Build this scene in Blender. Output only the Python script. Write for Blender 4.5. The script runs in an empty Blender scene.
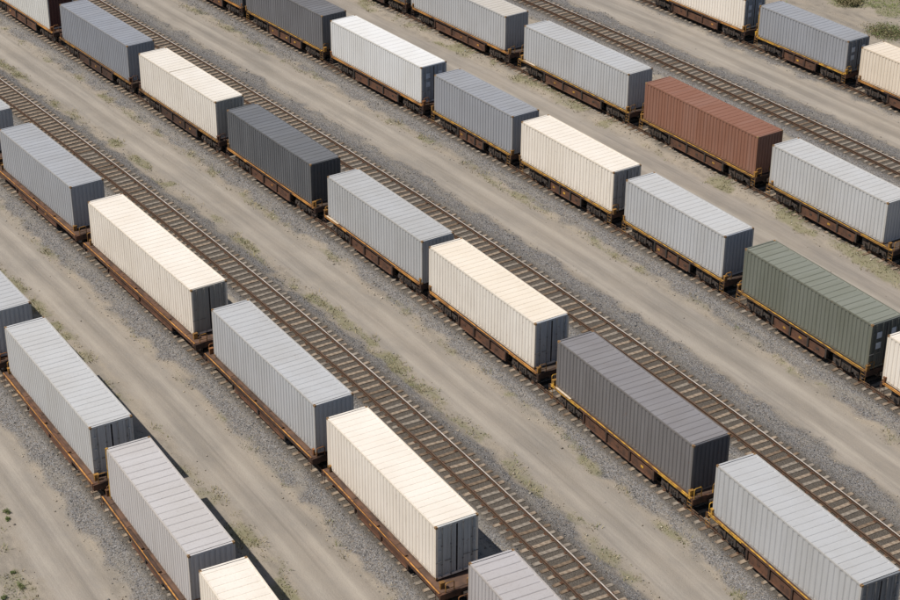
import bpy, math, random
import numpy as np
from mathutils import Matrix, Vector
R = math.radians
random.seed(7); rng = np.random.default_rng(7)
S = bpy.context.scene
C = S.collection

# ------------------------------------------------------------------ camera, sky, sun, exposure
CAM_H, CAM_F, CAM_P, CAM_Y, CAM_R = 57.0875, 1857.534, 0.494479, 0.994354, 0.006136
fwd = Vector((-math.sin(CAM_Y)*math.cos(CAM_P), math.cos(CAM_Y)*math.cos(CAM_P), -math.sin(CAM_P)))
rgt = Vector((math.cos(CAM_Y), math.sin(CAM_Y), 0)); upv = rgt.cross(fwd)
rr = math.cos(CAM_R)*rgt + math.sin(CAM_R)*upv
uu = -math.sin(CAM_R)*rgt + math.cos(CAM_R)*upv
cd = bpy.data.cameras.new('camera'); cam = bpy.data.objects.new('camera', cd); C.objects.link(cam)
m = Matrix.Identity(4)
for i in range(3):
    m[i][0] = rr[i]; m[i][1] = uu[i]; m[i][2] = -fwd[i]
m[0][3] = 0; m[1][3] = 0; m[2][3] = CAM_H
cam.matrix_world = m
cd.sensor_width = 36; cd.lens = CAM_F/900*36; cd.clip_start = 1; cd.clip_end = 6000
S.camera = cam

SUN_AZ, SUN_EL = 81.0, 58.5            # direction the light travels to (deg from +x), elevation
w = bpy.data.worlds.new('World'); S.world = w; w.use_nodes = True
nt = w.node_tree; bg = nt.nodes['Background']; sky = nt.nodes.new('ShaderNodeTexSky')
sky.sky_type = 'NISHITA'; sky.sun_disc = False; sky.sun_elevation = R(SUN_EL)
sx, sy = -math.cos(R(SUN_AZ)), -math.sin(R(SUN_AZ))      # horizontal direction towards the sun
sky.sun_rotation = math.atan2(sx, sy)
nt.links.new(sky.outputs[0], bg.inputs[0]); bg.inputs[1].default_value = 0.07
sd = bpy.data.lights.new('sun', 'SUN'); sd.energy = 4.3; sd.angle = R(0.55); sd.color = (1, .935, .845)
so = bpy.data.objects.new('sun', sd); C.objects.link(so)
tv = Vector((math.cos(R(SUN_AZ))*math.cos(R(SUN_EL)), math.sin(R(SUN_AZ))*math.cos(R(SUN_EL)), -math.sin(R(SUN_EL))))
so.rotation_euler = tv.to_track_quat('-Z', 'Y').to_euler()
S.view_settings.view_transform = 'Standard'; S.view_settings.look = 'None'
S.view_settings.gamma = 1; S.view_settings.use_curve_mapping = False
S.view_settings.exposure = 0.06

# ------------------------------------------------------------------ the shared curve of the yard
X0 = -90.0
K0, K1, K2 = -0.0019647935, -0.0018379848, -0.0002088737
SA, SB = -85.0, 58.0
_s = np.linspace(-3200, 3200, 128001)
def _th(s):
    c = np.clip(s, SA, SB); return K0*c + K1*c*c/100 + K2*c**3/10000
_t = _th(_s); _ds = _s[1]-_s[0]
_x = np.concatenate([[0], np.cumsum((np.cos(_t[1:])+np.cos(_t[:-1]))*.5*_ds)])
_y = np.concatenate([[0], np.cumsum((np.sin(_t[1:])+np.sin(_t[:-1]))*.5*_ds)])
_x += X0 - np.interp(0, _s, _x); _y -= np.interp(0, _s, _y)
ROW = {'1': (30.8459, -.0109077), '2': (41.9454, .0017166), 'P': (48.076, -.0014543), '3': (57.3611, .0029574),
       'Q': (63.9836, .0025032), '4': (74.2109, .0097035), '5': (86.7061, .0097756), 'R': (97.5676, .0044036), '6': (106.7024, .0026744)}
ORDER = '12P3Q45R6'
RY = np.array([ROW[k][0] for k in ORDER]); RM = np.array([ROW[k][1] for k in ORDER])
def place(s, yn):
    """track coordinates (arc position, nominal lateral offset) -> world x, y"""
    s = np.asarray(s, float); yn = np.asarray(yn, float)
    y = yn + np.interp(yn, RY, RM)*np.clip(s, SA, SB); t = _th(s)
    return np.interp(s, _s, _x) - y*np.sin(t), np.interp(s, _s, _y) + y*np.cos(t)
def frame(row, s, dy=0):
    x, y = place(s, ROW[row][0]+dy); t = float(_th(s)) + ROW[row][1]
    return float(x), float(y), t

# ------------------------------------------------------------------ noise in numpy (for terrain)
def vnoise(x, y, seed=0):
    x = np.asarray(x, float); y = np.asarray(y, float)
    xi = np.floor(x).astype(np.int64); yi = np.floor(y).astype(np.int64); fx = x-xi; fy = y-yi
    fx = fx*fx*(3-2*fx); fy = fy*fy*(3-2*fy)
    def h(a, b):
        n = (a*374761393 + b*668265263 + seed*2147483) & 0x7fffffff
        n = ((n ^ (n >> 13))*1274126177) & 0x7fffffff
        return ((n ^ (n >> 16)) & 0xffff)/65535.0
    return (h(xi, yi)*(1-fx)+h(xi+1, yi)*fx)*(1-fy) + (h(xi, yi+1)*(1-fx)+h(xi+1, yi+1)*fx)*fy
def fbm(x, y, seed=0, o=3):
    r = 0; a = .5; tot = 0
    for i in range(o):
        r = r + a*vnoise(x*2**i, y*2**i, seed+i*17); tot += a; a *= .5
    return r/tot
def sstep(a, b, v):
    t = np.clip((v-a)/(b-a), 0, 1); return t*t*(3-2*t)

# ------------------------------------------------------------------ materials
def new_mat(name):
    mt = bpy.data.materials.new(name); mt.use_nodes = True
    n = mt.node_tree.nodes; l = mt.node_tree.links; b = n['Principled BSDF']
    return mt, n, l, b
def N(n, t, **kw):
    x = n.new(t)
    for k, v in kw.items(): setattr(x, k, v)
    return x
def noise(n, l, vec, scale, detail=3, rough=.55):
    x = n.new('ShaderNodeTexNoise'); x.inputs['Scale'].default_value = scale
    x.inputs['Detail'].default_value = detail; x.inputs['Roughness'].default_value = rough
    if vec is not None: l.new(vec, x.inputs['Vector'])
    return x.outputs['Fac']
def mapping(n, l, vec, scale=(1,1,1), loc=(0,0,0)):
    x = n.new('ShaderNodeMapping'); x.inputs['Scale'].default_value = scale; x.inputs['Location'].default_value = loc
    l.new(vec, x.inputs['Vector']); return x.outputs[0]
def rng_(n, l, v, a, b, c=0, d=1):
    x = n.new('ShaderNodeMapRange'); l.new(v, x.inputs[0]); x.inputs[1].default_value = a; x.inputs[2].default_value = b
    x.inputs[3].default_value = c; x.inputs[4].default_value = d; return x.outputs[0]
def mix(n, l, f, a, b, bt='MIX'):
    x = n.new('ShaderNodeMix'); x.data_type = 'RGBA'; x.blend_type = bt
    for s_, v in ((0, f), (6, a), (7, b)):
        if isinstance(v, (int, float)): x.inputs[s_].default_value = v
        elif isinstance(v, tuple): x.inputs[s_].default_value = (*v[:3], 1)
        else: l.new(v, x.inputs[s_])
    return x.outputs[2]
def mth(n, l, op, a, b=None):
    x = n.new('ShaderNodeMath'); x.operation = op
    for i, v in enumerate((a, b)):
        if v is None: continue
        if isinstance(v, (int, float)): x.inputs[i].default_value = v
        else: l.new(v, x.inputs[i])
    return x.outputs[0]

_pm = {}
def paint(name, col, rough=.55, grime=.5, rust=.4, off=0.0):
    """weathered container paint: faint panel-to-panel changes, vertical streaks, rust freckles"""
    mt, n, l, b = new_mat(name)
    co = N(n, 'ShaderNodeTexCoord').outputs['Object']; p = mapping(n, l, co, loc=(off*13.7, off*5.1, off*3.3))
    big = noise(n, l, mapping(n, l, p, (.35, .5, .3)), 1.0, 2)
    c = mix(n, l, rng_(n, l, big, .3, .7, 0, .45), tuple(col), tuple(x*q for x, q in zip(col, (.78, .75, .70))))
    strk = noise(n, l, mapping(n, l, p, (5.5, 5.5, .35)), 1.6, 4, .6)
    c = mix(n, l, rng_(n, l, strk, .5, .78, 0, .55*grime), c, (col[0]*.45+.02, col[1]*.42+.015, col[2]*.38+.01))
    # roof dust bands across the width
    band = noise(n, l, mapping(n, l, p, (1.1, .12, .1)), 1.5, 3)
    c = mix(n, l, rng_(n, l, band, .45, .7, 0, .3), c, tuple(min(.9, x*.9+.09) for x in col))
    sp = noise(n, l, mapping(n, l, p, (1, 1, .55)), 7.0, 5, .7)
    sp2 = noise(n, l, p, 1.3, 2)
    rm = mth(n, l, 'MULTIPLY', rng_(n, l, sp, .61, .70), rng_(n, l, sp2, .46, .62))
    c = mix(n, l, mth(n, l, 'MULTIPLY', rm, rust), c, (.20, .085, .035))
    # dirt low down on the walls
    z = N(n, 'ShaderNodeSeparateXYZ'); l.new(co, z.inputs[0])
    lo = mth(n, l, 'MULTIPLY', rng_(n, l, z.outputs[2], .55, 0.0, 0, .5*grime), rng_(n, l, strk, .35, .7))
    c = mix(n, l, lo, c, (.17, .13, .095))
    l.new(c, b.inputs['Base Color']); l.new(rng_(n, l, big, .3, .7, rough-.06, rough+.12), b.inputs['Roughness'])
    bm = N(n, 'ShaderNodeBump'); bm.inputs['Strength'].default_value = .22; bm.inputs['Distance'].default_value = .03
    l.new(noise(n, l, mapping(n, l, p, (1.6, 1.2, 1.2)), 1.2, 2), bm.inputs['Height']); l.new(bm.outputs[0], b.inputs['Normal'])
    b.inputs['Specular IOR Level'].default_value = .35
    return mt
def metal(name, col, col2=None, rough=.7, scale=3.0, spec=.3):
    mt, n, l, b = new_mat(name); col2 = col2 or tuple(x*.5 for x in col)
    co = N(n, 'ShaderNodeTexCoord').outputs['Object']
    f = noise(n, l, mapping(n, l, co, (1, 1, 1)), scale, 5, .65)
    g = noise(n, l, mapping(n, l, co, (.4, .4, .4)), scale, 2)
    c = mix(n, l, rng_(n, l, f, .42, .6), tuple(col), tuple(col2))
    c = mix(n, l, rng_(n, l, g, .35, .7, 0, .3), c, tuple(min(1, x*1.35) for x in col))
    l.new(c, b.inputs['Base Color']); b.inputs['Roughness'].default_value = rough; b.inputs['Specular IOR Level'].default_value = spec
    bm = N(n, 'ShaderNodeBump'); bm.inputs['Strength'].default_value = .3; bm.inputs['Distance'].default_value = .01
    l.new(f, bm.inputs['Height']); l.new(bm.outputs[0], b.inputs['Normal'])
    return mt

# ground: zone weights are vertex attributes, colours and grain are procedural
def ground_mat():
    mt, n, l, b = new_mat('yard_ground')
    geo = N(n, 'ShaderNodeNewGeometry').outputs['Position']
    uv = N(n, 'ShaderNodeUVMap'); uv.uv_map = 'track'; uvo = uv.outputs[0]
    def attr(nm):
        a = N(n, 'ShaderNodeAttribute'); a.attribute_name = nm; return a.outputs['Fac']
    fine = noise(n, l, geo, 9.0, 5, .65); mid = noise(n, l, geo, 1.7, 4, .6); bigN = noise(n, l, geo, .22, 3, .5)
    fg = noise(n, l, geo, 26.0, 3, .6)
    # soil: tan with pebbles
    soil = mix(n, l, rng_(n, l, mid, .3, .7), (0.247, 0.215, 0.177), (0.330, 0.288, 0.236))
    soil = mix(n, l, rng_(n, l, bigN, .35, .65, 0, .5), soil, (0.266, 0.244, 0.209))
    sv = noise(n, l, mapping(n, l, uvo, (.3, 1.1, 1), (5, 2, 0)), 1.0, 5, .65)
    soil = mix(n, l, rng_(n, l, sv, .45, .7, 0, .7), soil, (0.367, 0.312, 0.244))
    soil = mix(n, l, rng_(n, l, sv, .5, .3, 0, .5), soil, (0.156, 0.139, 0.118))
    soil = mix(n, l, rng_(n, l, fg, .52, .7, 0, .55), soil, (0.119, 0.105, 0.089))
    soil = mix(n, l, rng_(n, l, fine, .6, .72, 0, .6), soil, (0.386, 0.354, 0.301))
    # road: compacted grit, streaks along the track direction
    st = noise(n, l, mapping(n, l, uvo, (.035, 1.5, 1)), 1.0, 4, .62)
    st2 = noise(n, l, mapping(n, l, uvo, (.12, 5.5, 1)), 1.0, 4, .6)
    st3 = noise(n, l, mapping(n, l, uvo, (.05, 3.0, 1), (7, 3, 0)), 1.0, 3, .6)
    road = mix(n, l, rng_(n, l, st, .34, .66), (0.234, 0.210, 0.184), (0.321, 0.288, 0.250))
    road = mix(n, l, rng_(n, l, st2, .42, .72, 0, .5), road, (0.376, 0.339, 0.296))
    road = mix(n, l, rng_(n, l, st3, .55, .75, 0, .5), road, (0.160, 0.149, 0.136))
    road = mix(n, l, rng_(n, l, bigN, .42, .72, 0, .38), road, (0.358, 0.307, 0.250))
    road = mix(n, l, rng_(n, l, mid, .5, .75, 0, .28), road, (0.247, 0.236, 0.221))
    patch = noise(n, l, mapping(n, l, uvo, (.16, .45, 1), (3, 9, 0)), 1.0, 5, .65)
    road = mix(n, l, rng_(n, l, patch, .5, .68, 0, .45), road, (0.376, 0.335, 0.289))
    road = mix(n, l, rng_(n, l, patch, .5, .34, 0, .4), road, (0.175, 0.163, 0.148))
    rut = mth(n, l, 'MULTIPLY', attr('rut'), rng_(n, l, patch, .3, .65, .25, 1))
    road = mix(n, l, mth(n, l, 'MULTIPLY', rut, .6), road, (0.413, 0.375, 0.318))
    crown = mth(n, l, 'MULTIPLY', attr('crown'), rng_(n, l, st2, .35, .65, .1, .75))
    road = mix(n, l, crown, road, (0.191, 0.170, 0.138))
    road = mix(n, l, rng_(n, l, fg, .56, .7, 0, .28), road, (0.183, 0.165, 0.146))
    # ballast: a crushed stone in every cell
    vo = N(n, 'ShaderNodeTexVoronoi'); vo.inputs['Scale'].default_value = 13.0; l.new(geo, vo.inputs['Vector'])
    vb = N(n, 'ShaderNodeTexVoronoi'); vb.inputs['Scale'].default_value = 27.0; l.new(geo, vb.inputs['Vector'])
    sp = N(n, 'ShaderNodeSeparateColor'); l.new(vo.outputs['Color'], sp.inputs[0])
    sp2 = N(n, 'ShaderNodeSeparateColor'); l.new(vb.outputs['Color'], sp2.inputs[0])
    bal = mix(n, l, rng_(n, l, sp.outputs[0], 0, 1), (.052, .051, .052), (.235, .228, .222))
    bal = mix(n, l, rng_(n, l, sp2.outputs[1], .55, 1, 0, .7), bal, (0.416, 0.400, 0.396))
    bal = mix(n, l, rng_(n, l, sp2.outputs[0], .6, 1, 0, .65), bal, (.055, .054, .056))
    bal = mix(n, l, mth(n, l, 'MULTIPLY', rng_(n, l, sp.outputs[2], .7, 1), .5), bal, (0.247, 0.194, 0.136))
    bal = mix(n, l, rng_(n, l, mid, .45, .8, 0, .35), bal, (0.226, 0.200, 0.165))
    dust = noise(n, l, mapping(n, l, uvo, (.22, .8, 1), (1, 4, 0)), 1.0, 4, .65)
    bal = mix(n, l, rng_(n, l, dust, .5, .72, 0, .55), bal, (0.275, 0.248, 0.206))
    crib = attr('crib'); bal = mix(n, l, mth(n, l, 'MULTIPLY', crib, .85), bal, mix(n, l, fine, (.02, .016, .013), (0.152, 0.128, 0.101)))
    # masks broken up by noise
    brk = mth(n, l, 'MULTIPLY', mth(n, l, 'SUBTRACT', mth(n, l, 'ADD', fine, mid), 1.0), .75)
    def msk(a, s=.22):
        return rng_(n, l, mth(n, l, 'ADD', attr(a), brk), .5-s, .5+s)
    mr = msk('road', .42); mb = msk('ballast', .3)
    col = mix(n, l, mr, soil, road); col = mix(n, l, mb, col, bal)
    gm = rng_(n, l, mth(n, l, 'ADD', attr('grass'), mth(n, l, 'MULTIPLY', brk, 1.3)), .45, .95, 0, .75)
    gcol = mix(n, l, mid, (0.238, 0.213, 0.131), (0.152, 0.155, 0.083))
    col = mix(n, l, gm, col, gcol)
    l.new(col, b.inputs['Base Color']); b.inputs['Roughness'].default_value = .92; b.inputs['Specular IOR Level'].default_value = .2
    hs = mth(n, l, 'MULTIPLY', mth(n, l, 'SUBTRACT', 1.0, vo.outputs['Distance']), .05)
    hs = mth(n, l, 'MULTIPLY', hs, mb)
    hf = mth(n, l, 'MULTIPLY', mth(n, l, 'ADD', fine, mth(n, l, 'MULTIPLY', fg, .5)), .03)
    hr = mth(n, l, 'MULTIPLY', st2, .02)
    bm = N(n, 'ShaderNodeBump'); bm.inputs['Strength'].default_value = .8; bm.inputs['Distance'].default_value = 1.0
    l.new(mth(n, l, 'ADD', mth(n, l, 'ADD', hs, hf), hr), bm.inputs['Height']); l.new(bm.outputs[0], b.inputs['Normal'])
    return mt
def attr_mat(name, attr='tint', rough=.9, trans=0):
    mt, n, l, b = new_mat(name); a = N(n, 'ShaderNodeAttribute'); a.attribute_name = attr
    co = N(n, 'ShaderNodeNewGeometry').outputs['Position']
    f = noise(n, l, co, 14, 2)
    l.new(mix(n, l, .35, a.outputs['Color'], mix(n, l, f, (.1, .1, .1), (1.2, 1.2, 1.2)), 'MULTIPLY'), b.inputs['Base Color'])
    b.inputs['Roughness'].default_value = rough; b.inputs['Specular IOR Level'].default_value = .2
    return mt

M = {}
M['ground'] = ground_mat(); M['stone'] = attr_mat('crushed_stone'); M['leaf'] = attr_mat('dry_leaf')
M['rail_side'] = metal('rail_rust', (.082, .048, .030), (.05, .032, .022), .75, 6)
M['rail_top'] = metal('rail_polish_glint', (.62, .56, .50), (.42, .36, .30), .38, 1, .6);  # polished railhead, its pale colour also painting in the right rail's bright highlight
for _n in M['rail_top'].node_tree.nodes:
    if _n.type == 'BSDF_PRINCIPLED': _n.inputs['Metallic'].default_value = .2
M['rail_dull'] = metal('rail_dull_top', (.13, .085, .058), (.08, .05, .034), .6, 3)
M['wood'] = metal('sleeper_wood', (.31, .25, .19), (.15, .11, .08), .9, 5, .1)
M['wood2'] = metal('sleeper_wood_grey', (.27, .235, .195), (.145, .122, .10), .9, 5, .1)
M['wood3'] = metal('sleeper_wood_brown', (.205, .152, .108), (.105, .078, .056), .9, 5, .1)
M['plate'] = metal('tie_plate_rust', (.11, .055, .032), (.09, .05, .03), .8, 8)
M['steel_black'] = metal('dark_greasy_steel', (.035, .032, .03), (.06, .045, .035), .6, 4)
M['wheel'] = metal('wheel_steel', (.10, .085, .075), (.055, .042, .035), .55, 4)
M['frame_grey'] = metal('bogie_casting', (.045, .043, .042), (.075, .052, .038), .75, 4)
M['brown'] = metal('oxide_brown', (.125, .062, .038), (.05, .032, .025), .7, 1.6)
M['brown_dk'] = metal('dark_oxide_brown', (.075, .042, .03), (.035, .025, .02), .7, 1.6)
M['deck_br'] = metal('deck_plate_brown', (.14, .082, .055), (.07, .047, .037), .65, 1.5)
M['deck_dk'] = metal('deck_plate_dark', (.10, .072, .055), (.06, .045, .036), .7, 1.5)
M['orange'] = metal('rust_orange', (.24, .105, .04), (.085, .045, .028), .65, 2.2)
M['yellow'] = metal('safety_yellow', (.58, .33, .045), (.16, .085, .035), .6, 2.4)
M['yellow_br'] = metal('worn_yellow_brown', (.33, .17, .04), (.09, .052, .03), .65, 2.2)
M['pale'] = metal('pale_step_paint', (.60, .50, .38), (.36, .26, .16), .6, 2)
M['cast_rust'] = metal('casting_rust', (.36, .215, .09), (.13, .08, .05), .7, 7)
M['seam'] = metal('seam_sealant', (.42, .37, .30), (.25, .2, .15), .8, 3)
M['edge'] = metal('worn_orange_edge', (.52, .25, .06), (.17, .08, .035), .6, 2.0)
M['seal'] = metal('door_seal_black', (.03, .03, .032), (.05, .045, .045), .7, 4)
M['bar'] = metal('galvanised_bar', (.20, .20, .20), (.12, .11, .10), .45, 4, .5)
M['placard'] = metal('faded_placard', (.50, .55, .62), (.40, .44, .50), .6, 5)

# ------------------------------------------------------------------ mesh helpers
class MB:
    def __init__(s): s.v = []; s.f = []; s.mi = []; s.cur = 0
    def add(s, vs, fs, mi=None):
        o = len(s.v); s.v += [tuple(v) for v in vs]
        for f in fs: s.f.append(tuple(i+o for i in f)); s.mi.append(s.cur if mi is None else mi)
        return s
    def box(s, x0, x1, y0, y1, z0, z1, mi=None):
        return s.add([(x0,y0,z0),(x1,y0,z0),(x1,y1,z0),(x0,y1,z0),(x0,y0,z1),(x1,y0,z1),(x1,y1,z1),(x0,y1,z1)],
                     [(0,3,2,1),(4,5,6,7),(0,1,5,4),(1,2,6,5),(2,3,7,6),(3,0,4,7)], mi)
    def prism(s, poly, y0, y1, mi=None):        # polygon in x,z extruded in y
        k = len(poly); vs = [(x, y0, z) for x, z in poly] + [(x, y1, z) for x, z in poly]
        fs = [tuple(range(k)), tuple(range(2*k-1, k-1, -1))] + [(i, i+k, (i+1) % k+k, (i+1) % k) for i in range(k)]
        return s.add(vs, fs, mi)
    def prismx(s, poly, x0, x1, mi=None):       # polygon in y,z extruded in x
        k = len(poly); vs = [(x0, y, z) for y, z in poly] + [(x1, y, z) for y, z in poly]
        fs = [tuple(range(k-1, -1, -1)), tuple(range(k, 2*k))] + [((i+1) % k, (i+1) % k+k, i+k, i) for i in range(k)]
        return s.add(vs, fs, mi)
    def tube(s, pts, r, k=6, mi=None):
        pts = [Vector(p) for p in pts]; rings = []
        for i, p in enumerate(pts):
            a = pts[max(0, i-1)]; b = pts[min(len(pts)-1, i+1)]; d = (b-a).normalized()
            q = d.to_track_quat('Z', 'Y'); ring = []
            for j in range(k):
                an = 2*math.pi*j/k; ring.append(p + q @ Vector((math.cos(an)*r, math.sin(an)*r, 0)))
            rings.append(ring)
        vs = [v for rg in rings for v in rg]; fs = []
        for i in range(len(pts)-1):
            for j in range(k):
                fs.append((i*k+j, i*k+(j+1) % k, (i+1)*k+(j+1) % k, (i+1)*k+j))
        fs.append(tuple(range(k-1, -1, -1))); fs.append(tuple(range((len(pts)-1)*k, len(pts)*k)))
        return s.add(vs, fs, mi)
    def disc(s, cx, cy, cz, r, t, k=20, mi=None, prof=None):   # lathe round the y axis
        prof = prof or [(0, -t/2), (r, -t/2), (r, t/2), (0, t/2)]
        vs = []; fs = []
        for (rad, yy) in prof:
            for j in range(k):
                a = 2*math.pi*j/k; vs.append((cx+rad*math.cos(a), cy+yy, cz+rad*math.sin(a)))
        for i in range(len(prof)-1):
            for j in range(k):
                fs.append((i*k+j, i*k+(j+1) % k, (i+1)*k+(j+1) % k, (i+1)*k+j))
        return s.add(vs, fs, mi)
    def mesh(s, name, mats, smooth=False):
        me = bpy.data.meshes.new(name); me.from_pydata(s.v, [], s.f)
        for mt in (mats if isinstance(mats, (list, tuple)) else [mats]): me.materials.append(mt)
        me.polygons.foreach_set('material_index', s.mi)
        if smooth: me.polygons.foreach_set('use_smooth', [True]*len(s.f))
        me.update(); return me
    def build(s, name, mats, parent=None, smooth=False):
        return link(name, s.mesh(name, mats, smooth), parent)
def link(name, me, parent=None, loc=None, rz=0):
    o = bpy.data.objects.new(name, me); C.objects.link(o)
    if parent: o.parent = parent
    if loc: o.location = loc
    if rz: o.rotation_euler.z = rz
    return o
def thing(name, loc, rz, label, cat, group=None):
    o = bpy.data.objects.new(name, None); C.objects.link(o); o.empty_display_size = .3
    o.location = loc; o.rotation_euler.z = rz; o['label'] = label; o['category'] = cat
    if group: o['group'] = group
    return o
def fast_mesh(name, V, F, mat, tint=None):
    """V (n,3), F (m,k) same-size faces"""
    me = bpy.data.meshes.new(name); n, mf, k = len(V), len(F), F.shape[1]
    me.vertices.add(n); me.vertices.foreach_set('co', np.ascontiguousarray(V, dtype=np.float32).ravel())
    me.loops.add(mf*k); me.loops.foreach_set('vertex_index', np.ascontiguousarray(F, dtype=np.int32).ravel())
    me.polygons.add(mf); me.polygons.foreach_set('loop_start', np.arange(0, mf*k, k, dtype=np.int32))
    me.update(calc_edges=True); me.validate()
    me.materials.append(mat)
    if tint is not None:
        a = me.color_attributes.new('tint', 'FLOAT_COLOR', 'POINT')
        a.data.foreach_set('color', np.concatenate([tint, np.ones((n, 1))], 1).astype(np.float32).ravel())
    return me

# ------------------------------------------------------------------ ground, roads, ballast
def soft_band(y, a, b, s=.35): return sstep(a-s, a+s, y)*(1-sstep(b-s, b+s, y))
ROADS = [(24.9, 27.5), (35.7, 38.6), (51.3, 54.3), (67.35, 70.7), (78.6, 84.2), (100.9, 104.7)]
BALLAST = [(28.0, 33.6), (39.2, 44.9), (45.9, 50.3), (54.9, 60.2), (61.6, 67.1), (71.5, 77.2), (85.6, 90.0), (95.0, 100.7), (105.0, 108.7)]
GRASS = [(34.2, 35.6, 1.1), (50.3, 51.4, 1.15), (54.2, 55.1, .9), (38.6, 39.4, .6), (60.3, 61.6, .2), (70.7, 71.8, .8), (77.6, 78.8, .5), (84.2, 85.8, 1.1), (33.4, 34.2, .3), (19.0, 24.4, .7)]
def zones(s, y):
    wob = (fbm(s/3.1, y/5., 3)-.5)*.9 + (fbm(s/.9, y/.9, 9)-.5)*.5
    yw = y + wob*.8 + .08*(np.clip(s, -20, 30)-11)*(1-sstep(25.5, 28.5, y))
    road = sum(soft_band(yw, a, b, .5) for a, b in ROADS)
    bal = sum(soft_band(yw + (fbm(s/1.1, y/1.1, 61)-.5)*1.3, a, b, .5) for a, b in BALLAST)
    g = sum(soft_band(yw, a, b, .35)*k for a, b, k in GRASS)*(fbm(s/2.3, y/.8, 21)*.9+.25)*sstep(.36, .62, fbm(s/1.7, y/1.5, 33))*1.25
    far = sstep(0, 1.4, y-(119.0+(np.clip(s, -60, 20)+26)*.5)+(fbm(s/2., y/2., 41)-.5)*3)*1.25
    far2 = sstep(112.5, 114, y)*sstep(.62, .74, fbm(s/1.6, y/1.6, 47))*.7
    return road, bal, np.clip(g+far+far2, 0, 1)
def height(s, y):
    h = -.44 + (fbm(s/1.3, y/1.3, 5)-.5)*.05
    bal = sum(soft_band(y, a, b, .5) for a, b in BALLAST); h = h + bal*.07
    for k in ORDER:
        dd = np.abs(y-ROW[k][0]); h = np.maximum(h, -.44 + .215*(1-sstep(1.45, 2.5, dd)) + (fbm(s/.6, y/.6, 6)-.5)*.035)
    for a, b in ROADS:
        c = (a+b)/2
        for q in (-.85, .85): h = h - .02*np.exp(-((y-c-q)/.25)**2)
    out = sstep(109.5, 113, y)
    h = h + out*((fbm(s/5., y/5., 12)-.45)*.7)
    return h
def axis(lo, hi, fl, fh, d, grow=1.5):
    a = list(np.arange(fl, fh+1e-6, d)); st = d; x = a[-1]
    while x < hi: st *= grow; x += st; a.append(min(x, hi))
    st = d; x = a[0]; pre = []
    while x > lo: st *= grow; x -= st; pre.append(max(x, lo))
    return np.array(pre[::-1] + a)
sg = axis(-1500, 1500, -78, 44, .28); yg = axis(-280, 2500, 17, 134, .26)
SS, YY = np.meshgrid(sg, yg, indexing='ij')
wx, wy = place(SS, YY); hz = height(SS, YY)
rd, bl, gr = zones(SS, YY)
wv = (vnoise(SS/9., YY*0+1, 71)-.5)*.5; rut = YY*0; crown = YY*0
for a, b in ROADS:
    c = (a+b)/2+wv
    for q, k in ((-.82, 1), (.82, 1), (-1.25, .5), (.5, .4)): rut = rut + k*np.exp(-((YY-c-q)/.17)**2)
    for q, k in ((0, .8), (-.45, .4), (1.25, .6)): crown = crown + k*np.exp(-((YY-c-q)/.24)**2)
rut = np.clip(rut, 0, 1); crown = np.clip(crown, 0, 1)
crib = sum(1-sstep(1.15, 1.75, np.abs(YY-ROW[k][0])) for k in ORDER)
ns, ny = SS.shape; idx = np.arange(ns*ny).reshape(ns, ny)
F = np.stack([idx[:-1, :-1], idx[1:, :-1], idx[1:, 1:], idx[:-1, 1:]], -1).reshape(-1, 4)
V = np.stack([wx, wy, hz], -1).reshape(-1, 3)
fc = lambda A: A.reshape(-1)[F].mean(1)
fr, fb, fy = fc(rd), fc(bl), fc(YY)
zone = np.zeros(len(F), int)
for i, (a, b) in enumerate(ROADS): zone[(fr > .5) & (fy > a-1) & (fy < b+1)] = 1+i
for i, (a, b) in enumerate(BALLAST): zone[(fb > .5) & (fy > a-1.2) & (fy < b+1.2) & (zone == 0)] = 20+i
for z in np.unique(zone):
    Fz = F[zone == z]; u, inv = np.unique(Fz, return_inverse=True); Fz2 = inv.reshape(Fz.shape)
    nm = 'ground' if z == 0 else ('dirt_road' if z < 20 else 'ballast_bed')
    me = fast_mesh(nm, V[u], Fz2, M['ground'])
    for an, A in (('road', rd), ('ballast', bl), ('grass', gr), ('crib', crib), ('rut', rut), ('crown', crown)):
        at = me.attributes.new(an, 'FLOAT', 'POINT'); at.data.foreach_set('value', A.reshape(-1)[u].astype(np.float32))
    uvl = me.uv_layers.new(name='track'); co = np.stack([SS.reshape(-1)[u], YY.reshape(-1)[u]], -1)[Fz2.reshape(-1)]
    uvl.data.foreach_set('uv', co.astype(np.float32).ravel())
    me.polygons.foreach_set('use_smooth', np.ones(len(Fz), bool))
    o = link(nm, me); o['kind'] = 'structure'

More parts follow.
